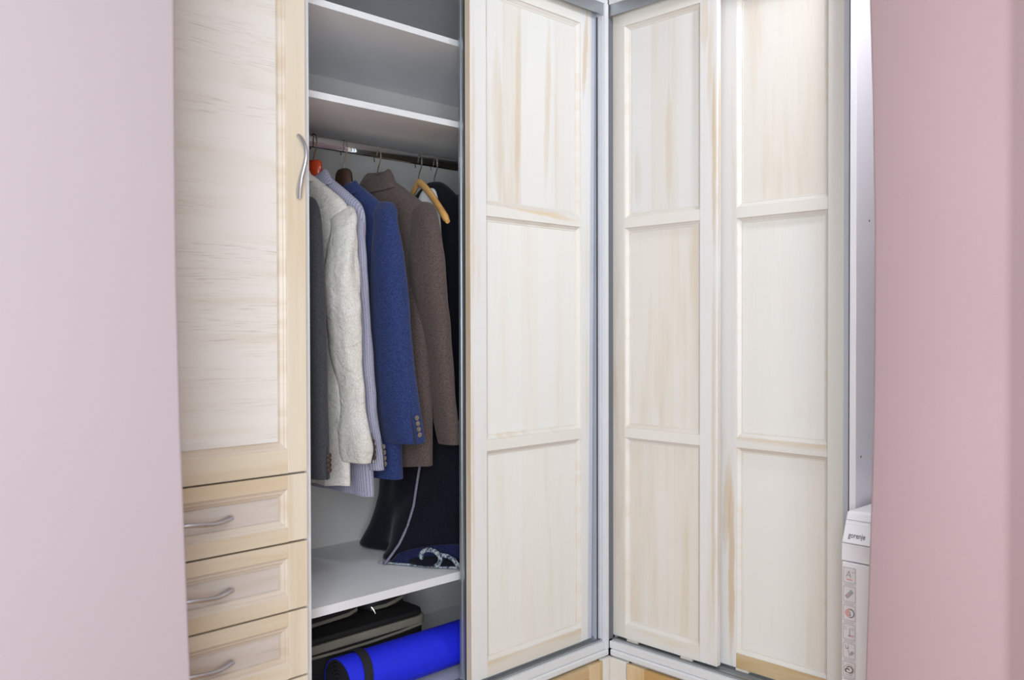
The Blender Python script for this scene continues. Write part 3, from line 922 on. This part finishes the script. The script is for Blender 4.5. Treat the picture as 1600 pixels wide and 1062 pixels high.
def jacket(name, label, mat, xn, xh, tab, zhem, T=0.04, W=0.215, zn=1.708, kx=0.55, wr=0.05, seed=0.0, group=None, buttons=None, bmat=None,
           collar=0.012, sleeves=True, shift=(0, 0), drop=0.105, yc=0.33, lapel=False, yk=0.0, hem_slope=0.0, foldamt=0.012):
    t = thing(name, label, 'jacket', (xn, yc, 1.69), group)
    ns, nt = 26, 26
    rings = []
    for i in range(nt + 1):
        tt = i / nt
        w = W * (1 - 0.07 * math.sin(math.pi * min(1, tt * 1.3))) * (1.0 if tt > 0 else 0.97) * (1 - 0.09 * tt)
        th0 = 0.015 + (T - 0.015) * min(1, tt / 0.16) ** 0.6
        pts_f, pts_b = [], []
        for j in range(ns + 1):
            s = -1 + 2 * j / ns
            a = abs(s)
            zt = zn - drop * max(0.0, (a - 0.22) / 0.78) ** 1.05 - 0.02 * max(0, a - 0.9) / 0.1
            zb = zhem + hem_slope * s + 0.006 * nz(s * 3 + seed, 2.0, 0)
            z = zt + (zb - zt) * tt
            pr = (1 - a ** 5) ** 0.5 if a < 1 else 0
            fold = foldamt * tt * nz(s * 3.2 + seed, z * 2.0, 3.0) + 0.004 * nz(s * 7 + seed, z * 12, 1.0) * min(1, tt * 4)
            xc = xn + (xh - xn) * tt ** 1.2
            xc += -yk * s * (1 - 0.95 * tt)
            pts_f.append((xc - th0 * pr - fold * pr, yc + s * w, z))
            pts_b.append((xc + th0 * pr + fold * pr * 0.7, yc + s * w, z))
        rings.append(pts_f + pts_b[-2:0:-1])
    mb = MB()
    mb.loft(rings, cap0=False, cap1=False)
    k = len(rings[0])
    # close the shoulder line with a strip between front and back
    for j in range(ns):
        f0, f1 = j, j + 1
        b0 = (k - j) % k if j > 0 else 0
        b1 = k - (j + 1) if j + 1 < ns else ns
        fc = [f0, f1, b1, b0]
        fc = list(dict.fromkeys(fc))
        if len(fc) >= 3:
            mb.f.append(tuple(fc))
    build('jacket_body', mb, mat, t, smooth=True, sub=1, across=[p[1] for p in mb.v])
    if collar is not None:
        mb = MB()
        rg = []
        for z, a, b, off in ((zn - 0.034, 0.028, 0.092, -0.004), (zn + collar - 0.018, 0.024, 0.070, 0), (zn + collar, 0.020, 0.050, 0.003), (zn + collar - 0.002, 0.015, 0.043, 0.003), (zn - 0.012, 0.013, 0.042, 0.0)):
            rg.append([(xn + off + a * sup(2 * math.pi * j / 24, 0.9)[0], yc + b * sup(2 * math.pi * j / 24, 0.9)[1],
                        z - 0.010 * (1 - math.cos(2 * math.pi * j / 24)) * 0 - 0.02 * max(0, -math.cos(2 * math.pi * j / 24)) * (1 if z > zn - 0.02 else 0.5)) for j in range(24)])
        cm_ = MB().loft(rg, cap0=False, cap1=False)
        build('collar', cm_, mat, t, smooth=True, sub=1, across=[p[1] for p in cm_.v])
    if lapel:
        for sg in (-1, 1):
            mb = MB()
            rr = []
            for q in range(9):
                tt = q / 8
                z = zn - 0.035 - 0.30 * tt
                yo = 0.072 + 0.045 * math.sin(math.pi * min(1, 0.25 + tt * 0.75)) * (1 - tt * 0.3) - 0.05 * tt
                yi = 0.050 * (1 - tt) + 0.004
                bt = (zn - z) / (zn - zhem)
                xo = xn + (xh - xn) * bt ** 1.2 - (0.015 + (T - 0.015) * min(1, bt / 0.16) ** 0.6) - 0.003
                rr.append([(xo + 0.004, yc + sg * yi, z), (xo - 0.004, yc + sg * (yi + yo) / 2, z), (xo + 0.003, yc + sg * yo, z + 0.012 * tt)])
            mb.loft(rr, cap0=False, cap1=False, closed=False)
            build('lapel', mb, mat, t, smooth=True, solid=0.003, across=[p[1] for p in mb.v])
    if sleeves:
        for sg in (-1, 1):
            tb = tab if sg < 0 else [(2 * xn - x * 0 - xn + (x - xn) * 0.6 - 0.0, 2 * yc - y, z, h) for x, y, z, h in tab]
            rings, dense, fac = sleeve_tube(tb, kx, seed + sg, wr, shift=(shift[0], shift[1] * (1 if sg < 0 else -1)))
            mb = MB()
            last = rings[-1]
            cx = sum(p[0] for p in last) / len(last)
            cy = sum(p[1] for p in last) / len(last)
            cz = last[0][2]
            inner = [(cx + (p[0] - cx) * 0.88, cy + (p[1] - cy) * 0.88, cz + 0.001) for p in last]
            deep = [(cx + (p[0] - cx) * 0.8, cy + (p[1] - cy) * 0.8, cz + 0.04) for p in last]
            mb.loft(rings + [inner, deep], cap0=True, cap1=True)
            sl = build('sleeve', mb, mat, t, smooth=True, sub=1, across=[0.22 * (q % len(last)) / len(last) for q in range(len(mb.v))])
            if sg < 0 and buttons:
                q0, zlo, zhi, cnt, sw = buttons
                # vent slit and a row of cuff buttons on the outer face

                def onsleeve(z, q, out=0.0015):
                    best = min(range(len(rings)), key=lambda i: abs(rings[i][0][2] - z))
                    b2 = best + 1 if (rings[best][0][2] > z and best + 1 < len(rings)) else max(0, best - 1)
                    za, zb2 = rings[best][0][2], rings[b2][0][2]
                    f = (z - za) / (zb2 - za) if abs(zb2 - za) > 1e-6 else 0
                    n = len(rings[0])
                    jj = (q / 360 * n) % n
                    j0 = int(jj)
                    fj = jj - j0

                    def at(i, j):
                        return Vector(rings[i][j % n])
                    pa = at(best, j0).lerp(at(best, j0 + 1), fj)
                    pb = at(b2, j0).lerp(at(b2, j0 + 1), fj)
                    P = pa.lerp(pb, f)
                    c = Vector((sum(p[0] for p in rings[best]) / n, sum(p[1] for p in rings[best]) / n, P.z))
                    nn = (P - c).normalized()
                    return P + nn * out, nn
                zend = rings[-1][0][2]
                mb = MB()
                rr = []
                for i in range(9):
                    z = zend + 0.001 + (zhi + 0.022 - zend) * i / 8
                    wdt = 5 * (1 - i / 8) + 1.2
                    rr.append([onsleeve(z, q0 - sw - wdt, 0.0012)[0], onsleeve(z, q0 - sw, 0.0018)[0]])
                mb.loft(rr, cap0=False, cap1=False, closed=False)
                build('cuff_vent', mb, M['slit'], sl, smooth=True)
                for i in range(cnt):
                    z = zlo + (zhi - zlo) * i / (cnt - 1)
                    P, nn = onsleeve(z, q0, 0.0005)
                    a = nn.cross(Vector((0, 0, 1))).normalized()
                    b = a.cross(nn)
                    rg2 = []
                    for rr_, dd in ((0.0062, 0), (0.0068, 0.0015), (0.0058, 0.003), (0.004, 0.0024)):
                        rg2.append([P + nn * dd + a * rr_ * math.cos(2 * math.pi * j / 14) + b * rr_ * math.sin(2 * math.pi * j / 14) for j in range(14)])
                    build('button', MB().loft(rg2), bmat, sl, smooth=True)
    return t


GRP = 'suit jackets on the wardrobe rail'
black = [(-0.954, 0.16, 1.614, 0.0135), (-0.962, 0.145, 1.589, 0.0287), (-0.969, 0.13, 1.549, 0.0382), (-0.969, 0.13, 1.473, 0.0427), (-0.968, 0.13, 1.396, 0.0454), (-0.966, 0.13, 1.29, 0.0463), (-0.96, 0.13, 1.167, 0.0428), (-0.955, 0.13, 1.044, 0.0411), (-0.953, 0.13, 0.982, 0.0402), (-0.951, 0.13, 0.942, 0.0394)]
beige = [(-0.843, 0.155, 1.601, 0.0131), (-0.859, 0.14, 1.574, 0.024), (-0.872, 0.125, 1.533, 0.0357), (-0.878, 0.125, 1.477, 0.0448), (-0.879, 0.125, 1.399, 0.0494), (-0.874, 0.125, 1.321, 0.0476), (-0.865, 0.125, 1.242, 0.0423), (-0.854, 0.125, 1.162, 0.0369), (-0.846, 0.125, 1.083, 0.0379), (-0.839, 0.125, 1.018, 0.0454), (-0.832, 0.125, 0.967, 0.0418)]
grey = [(-0.82, 0.16, 1.599, 0.0104), (-0.831, 0.145, 1.574, 0.0224), (-0.84, 0.13, 1.543, 0.0325), (-0.84, 0.13, 1.48, 0.039), (-0.835, 0.13, 1.401, 0.039), (-0.826, 0.13, 1.321, 0.0382), (-0.821, 0.13, 1.225, 0.0401), (-0.813, 0.13, 1.16, 0.0374), (-0.806, 0.13, 1.079, 0.0375), (-0.793, 0.13, 0.997, 0.0386), (-0.783, 0.13, 0.938, 0.0378)]
blue = [(-0.717, 0.16, 1.625, 0.0097), (-0.729, 0.145, 1.599, 0.0232), (-0.738, 0.13, 1.567, 0.0326), (-0.735, 0.13, 1.51, 0.0431), (-0.729, 0.13, 1.404, 0.0509), (-0.725, 0.13, 1.321, 0.0539), (-0.718, 0.13, 1.239, 0.0549), (-0.705, 0.13, 1.122, 0.0581), (-0.694, 0.13, 1.055, 0.0592), (-0.682, 0.13, 1.002, 0.0575)]
brown = [(-0.59, 0.16, 1.637, 0.0101), (-0.601, 0.145, 1.614, 0.0251), (-0.609, 0.13, 1.578, 0.0389), (-0.606, 0.13, 1.493, 0.0499), (-0.597, 0.13, 1.408, 0.05), (-0.587, 0.13, 1.356, 0.0461), (-0.574, 0.13, 1.288, 0.0423), (-0.562, 0.13, 1.201, 0.0394), (-0.55, 0.13, 1.113, 0.0365), (-0.539, 0.13, 1.043, 0.0346), (-0.526, 0.13, 0.982, 0.0337)]

jacket('suit_jacket', 'charcoal suit jacket at the far left end of the rail', M['charcoal'], -0.965, -0.955, black, 0.96, T=0.022, kx=0.45, wr=0.03, seed=1.5, group=GRP, buttons=(-72, 0.965, 1.0, 4, 14), bmat=M['button_dark'])
jacket('suit_jacket', 'light beige linen jacket with a wrinkled sleeve, beside the charcoal one', M['linen'], -0.886, -0.848, beige, 0.900, T=0.022, yk=0.034, kx=0.50, wr=0.30, seed=4.2, group=GRP, buttons=(-58, 0.982, 1.022, 4, 14), bmat=M['button_dark'], hem_slope=-0.006)
jacket('suit_jacket', 'lilac grey pinstriped jacket between the beige and navy ones', M['pinstripe'], -0.826, -0.776, grey, 0.872, T=0.022, yk=0.02, kx=0.45, wr=0.12, seed=8.1, group=GRP, buttons=(-60, 0.955, 1.0, 4, 14), bmat=M['button_tan'], shift=(0.018, 0.03))
jacket('suit_jacket', 'navy blue wool jacket with four tan cuff buttons', M['navy'], -0.733, -0.690, blue, 0.905, T=0.034, yk=0.016, zn=1.697, collar=0.004, kx=0.6, wr=0.06, seed=11.7, group=GRP, buttons=(-88, 1.028, 1.072, 4, 16), bmat=M['button_tan'])
jacket('suit_jacket', 'dark brown wool jacket with a bent sleeve', M['brown'], -0.622, -0.590, brown, 0.925, T=0.038, yk=0.028, kx=0.6, wr=0.10, seed=15.3, group=GRP, zn=1.722, collar=0.024, buttons=(-62, 1.0, 1.045, 4, 14), bmat=M['button_dark'])
jacket('suit_jacket', 'black jacket half hidden by the sliding door, beyond the robe', M['black_cloth'], -0.285, -0.275, [(x + 0.335, y, z, h) for x, y, z, h in brown], 0.95, T=0.03, kx=0.5, wr=0.03, seed=19.0, group=GRP, lapel=False)

# ------------------------------------------------------------------ white cloth between the two wooden hangers
mb = MB()
rg = []
for i, (z, x, y, a, b) in enumerate(((1.712, -0.450, 0.31, 0.010, 0.020), (1.700, -0.452, 0.31, 0.013, 0.034), (1.670, -0.455, 0.31, 0.014, 0.05), (1.62, -0.455, 0.32, 0.013, 0.07), (1.50, -0.452, 0.33, 0.012, 0.085), (1.30, -0.450, 0.33, 0.012, 0.09), (1.18, -0.450, 0.33, 0.011, 0.088))):
    rg.append([(x + a * math.cos(2 * math.pi * j / 20) * (1 + 0.2 * nz(j * 0.7, z * 6, 2)), y + b * math.sin(2 * math.pi * j / 20), z) for j in range(20)])
tag(build('scarf', MB().loft(rg), M['white_cloth'], smooth=True, sub=1, origin=(-0.45, 0.33, 1.45)), 'white folded cloth glimpsed between the two light wooden hangers', 'scarf')

# ------------------------------------------------------------------ long robe that pools on the shelf
rb = thing('robe', 'long midnight blue robe with grey lilac piping pooling on the shelf', 'robe', (-0.43, 0.33, 0.64))
# outline rings (angle 0 = +X, 90 = +Y); the last ones spread over the shelf
N = 48


def robe_ring(z, cx, cy, rf):
    out = []
    for j in range(N):
        q = 360 * j / N
        a, b = rf(q)
        out.append((cx + a * math.cos(R(q)), cy + b * math.sin(R(q)), z))
    return out


def ell(a, b):
    return lambda q: (a * (1 + 0.10 * math.sin(R(q * 7)) * min(1, a * 12) + 0.05 * math.sin(R(q * 13 + 40))), b)


def lobes(r0, items):
    def f(q):
        r = r0
        for (qa, wa, amp) in items:
            d = (q - qa + 180) % 360 - 180
            r += amp * math.exp(-(d / wa) ** 2)
        return (r, r)
    return f


rings = [robe_ring(1.737, -0.413, 0.33, ell(0.014, 0.022)), robe_ring(1.725, -0.413, 0.33, ell(0.022, 0.05)), robe_ring(1.700, -0.415, 0.33, ell(0.030, 0.085)),
         robe_ring(1.655, -0.415, 0.33, ell(0.034, 0.140)), robe_ring(1.615, -0.415, 0.33, ell(0.038, 0.180)), robe_ring(1.56, -0.415, 0.33, ell(0.040, 0.20)),
         robe_ring(1.40, -0.415, 0.33, ell(0.044, 0.21)), robe_ring(1.20, -0.425, 0.33, ell(0.048, 0.21)), robe_ring(1.02, -0.432, 0.33, ell(0.060, 0.21)),
         robe_ring(0.92, -0.438, 0.33, ell(0.072, 0.215)), robe_ring(0.83, -0.44, 0.33, ell(0.080, 0.215))]
lowA = [(206, 30, 0.07), (262, 36, 0.09), (128, 26, 0.085), (172, 9, -0.012)]
rings += [robe_ring(0.765, -0.44, 0.33, lambda q: tuple(0.12 + 0.6 * (v - 0.12) for v in lobes(0.105, lowA)(q))),
          robe_ring(0.715, -0.44, 0.33, lambda q: tuple(0.115 + 0.80 * (v - 0.115) for v in lobes(0.112, lowA)(q))),
          robe_ring(0.675, -0.44, 0.33, lobes(0.115, [(196, 22, 0.05), (240, 20, 0.06), (275, 20, 0.10), (124, 22, 0.095), (160, 12, -0.005)])),
          robe_ring(0.652, -0.44, 0.33, lobes(0.115, [(184, 18, 0.058), (225, 22, 0.075), (262, 24, 0.115), (122, 20, 0.11), (156, 10, -0.03)])),
          robe_ring(0.6395, -0.44, 0.33, lobes(0.115, [(182, 17, 0.064), (224, 22, 0.080), (260, 24, 0.12), (122, 20, 0.115), (155, 10, -0.035)]))]
build('robe_body', MB().loft(rings), M['robe'], rb, smooth=True, sub=1)
# piping that runs down the front edge
pp = [(-0.512, 0.255, 1.00), (-0.530, 0.25, 0.935), (-0.548, 0.25, 0.85), (-0.558, 0.25, 0.80), (-0.580, 0.25, 0.745), (-0.605, 0.255, 0.70), (-0.622, 0.27, 0.668), (-0.632, 0.285, 0.645)]
build('piping', MB().tube(pp, 0.0035, 8), M['piping'], rb, smooth=True)
# front skirt lying on the shelf, in a lighter navy, with a stitched hem
sk = []
top = [(-0.598, 0.275, 0.672), (-0.575, 0.225, 0.690), (-0.545, 0.18, 0.700), (-0.510, 0.145, 0.705), (-0.47, 0.13, 0.700)]
hem = [(-0.628, 0.318, 0.641), (-0.598, 0.262, 0.641), (-0.566, 0.205, 0.641), (-0.535, 0.150, 0.641), (-0.500, 0.108, 0.641)]
for t in (0.0, 0.25, 0.5, 0.75, 1.0):
    sk.append([Vector(a).lerp(Vector(b), t) + Vector((0, 0, -0.018 * math.sin(math.pi * t) + 0.004 * nz(a[0] * 40, t * 3, 1))) for a, b in zip(top, hem)])
build('hem_skirt', MB().loft(sk, cap0=False, cap1=False, closed=False), M['robe_hem'], rb, smooth=True, sub=1, solid=0.006)
build('hem_stitching', MB().tube([Vector(p) + Vector((-0.003, -0.002, 0.002)) for p in hem], 0.003, 8), M['fuzzy'], rb, smooth=True)
# rolled-back hem end with a pale overlocked edge
mb = MB()
sp_ = []
for i in range(15):
    q = R(-60 + 330 * i / 14)
    r_ = 0.025 - 0.0006 * i
    sp_.append((r_ * math.cos(q), r_ * math.sin(q)))
ax = Vector((0.30, -0.95, 0)).normalized()
px_ = Vector((0.95, 0.30, 0)).normalized()
base = Vector((-0.556, 0.180, 0.668))
rr = []
for k_ in range(4):
    rr.append([base + px_ * (0.018 * k_) + ax * (a * 1.5) + Vector((0, 0, b * 1.0)) for a, b in sp_])
build('rolled_hem', MB().loft(rr, cap0=False, cap1=False, closed=False), M['robe_hem'], rb, smooth=True, solid=0.005)
build('rolled_hem_edge', MB().tube([base - px_ * 0.002 + ax * (a * 1.5) + Vector((0, 0, b)) for a, b in sp_], 0.0062, 8), M['fuzzy'], rb, smooth=True)
edge = [base + ax * 0.036 + Vector((0, 0, 0.010)), base + ax * 0.055 + Vector((0, 0, 0.010)), base + ax * 0.078 + Vector((0, 0, 0.002)), base + ax * 0.094 + Vector((0, 0, -0.016))]
build('rolled_hem_edge', MB().tube(edge, 0.006, 8), M['fuzzy'], rb, smooth=True)

# ------------------------------------------------------------------ lower compartment: briefcase and rolled mat
bg = thing('briefcase', 'soft black briefcase with grey webbing trim lying under the shelf', 'briefcase', (-0.70, 0.42, 0.343))


def rbox(x0, x1, y0, y1, z0, z1, r, n=4, nz_=5):
    mb = MB()
    rg = []
    prof = [(r, 0.0)] + [(r - r * math.sin(R(90 * i / nz_)), r * (1 - math.cos(R(90 * i / nz_)))) for i in range(1, nz_ + 1)]
    lv = [(ins, z0 + dz) for ins, dz in prof] + [(ins, z1 - dz) for ins, dz in reversed(prof)]
    rc = 0.035
    for ins, z in lv:
        pts = []
        for cx, cy, a0 in ((x1 - rc, y1 - rc, 0), (x0 + rc, y1 - rc, 90), (x0 + rc, y0 + rc, 180), (x1 - rc, y0 + rc, 270)):
            for i in range(n + 1):
                q = R(a0 + 90 * i / n)
                pts.append((cx + (rc - ins * 0.9) * math.cos(q), cy + (rc - ins * 0.9) * math.sin(q), z))
        rg.append(pts)
    return mb.loft(rg)


build('bag_body', rbox(-0.92, -0.495, 0.272, 0.56, 0.3435, 0.478, 0.022), M['bag'], bg, smooth=True)
build('flap', rbox(-0.915, -0.50, 0.268, 0.555, 0.4782, 0.4950, 0.006), M['bag'], bg, smooth=True)
build('webbing', rbox(-0.922, -0.492, 0.266, 0.562, 0.455, 0.4775, 0.004), M['bag_trim'], bg, smooth=True)
build('piping', MB().tube([(-0.90, 0.266, 0.449), (-0.80, 0.262, 0.4475), (-0.70, 0.261, 0.448), (-0.60, 0.262, 0.451), (-0.52, 0.266, 0.455)], 0.004, 8), M['bag_trim'], bg, smooth=True)
for (xa, xb, zt) in ((-0.905, -0.665, 0.512), (-0.645, -0.505, 0.514)):
    mb = rbox(xa, xb, 0.345, 0.50, 0.4955, zt + 0.012, 0.010)
    hd = build('pocket', mb, M['bag'], bg, smooth=True)
    pts = [(xa + 0.01, 0.347, zt - 0.010), (xa + 0.06, 0.3425, zt - 0.009), ((xa + xb) / 2, 0.3425, zt - 0.007), (xb - 0.05, 0.3425, zt - 0.004), (xb - 0.018, 0.350, zt + 0.001), (xb - 0.004, 0.372, zt + 0.006)]
    build('pocket_trim', MB().tube(pts, 0.005, 8, flat=[(0.0035, 0.0055)] * 6, upv=(0, 0, 1)), M['bag_trim'], hd, smooth=True)
build('zip_pull', MB().tube([(-0.640, 0.340, 0.513), (-0.636, 0.334, 0.505), (-0.633, 0.330, 0.495)], 0.0022, 6), M['wire'], bg, smooth=True)

mt = thing('rolled_mat', 'bright royal blue exercise mat rolled up with a black strap', 'mat', (-0.6, 0.175, 0.343))
MR = 0.0635
cyy, czz = 0.168, 0.3455 + MR + 0.002


def spiral_sheet(din, dout, x0, x1, start=0):
    """a rolled sheet between two offsets of one spiral"""
    mb = MB()
    pts = []
    for i in range(150):
        t = i / 149
        if i >= start:
            pts.append((0.012 + (MR - 0.0045 - 0.012) * t, 2 * math.pi * 5.0 * t + R(200)))
    prof = [((r_ + dout) * math.cos(q), (r_ + dout) * math.sin(q)) for r_, q in pts] + [((r_ + din) * math.cos(q), (r_ + din) * math.sin(q)) for r_, q in reversed(pts)]
    n2, K = len(pts), len(prof)
    for x in (x0, x1):
        mb.v += [(x, cyy + a, czz + b) for a, b in prof]
    for j in range(K):
        a, b = j, (j + 1) % K
        mb.f.append((a, b, b + K, a + K))
    for j in range(n2 - 1):
        a, b, c, d = j, j + 1, K - 2 - j, K - 1 - j
        mb.f.append((a, b, c, d))
        mb.f.append((a + K, d + K, c + K, b + K))
    return mb


mr = build('mat_roll', spiral_sheet(0.0022, 0.0045, -0.866, -0.31, 118), M['mat'], mt, smooth=True, angle=50)
build('mat_core', spiral_sheet(-0.0045, 0.0021, -0.8655, -0.3105), M['strap'], mt, smooth=True, angle=50)  # inner turns in black, only the outermost turn is blue
mb = MB()
for x, w in ((-0.822, 0.026),):
    rg = []
    for xx, rr_ in ((x, MR + 0.0004), (x, MR + 0.0022), (x + w, MR + 0.0022), (x + w, MR + 0.0004)):
        rg.append([(xx + 0.012 * math.sin(2 * math.pi * j / 48 + 0.6), cyy + rr_ * math.cos(2 * math.pi * j / 48), czz + rr_ * math.sin(2 * math.pi * j / 48)) for j in range(48)])
    rg.append(rg[0])
    mb.loft(rg, cap0=False, cap1=False)
build('strap', mb, M['strap'], mt, smooth=True)
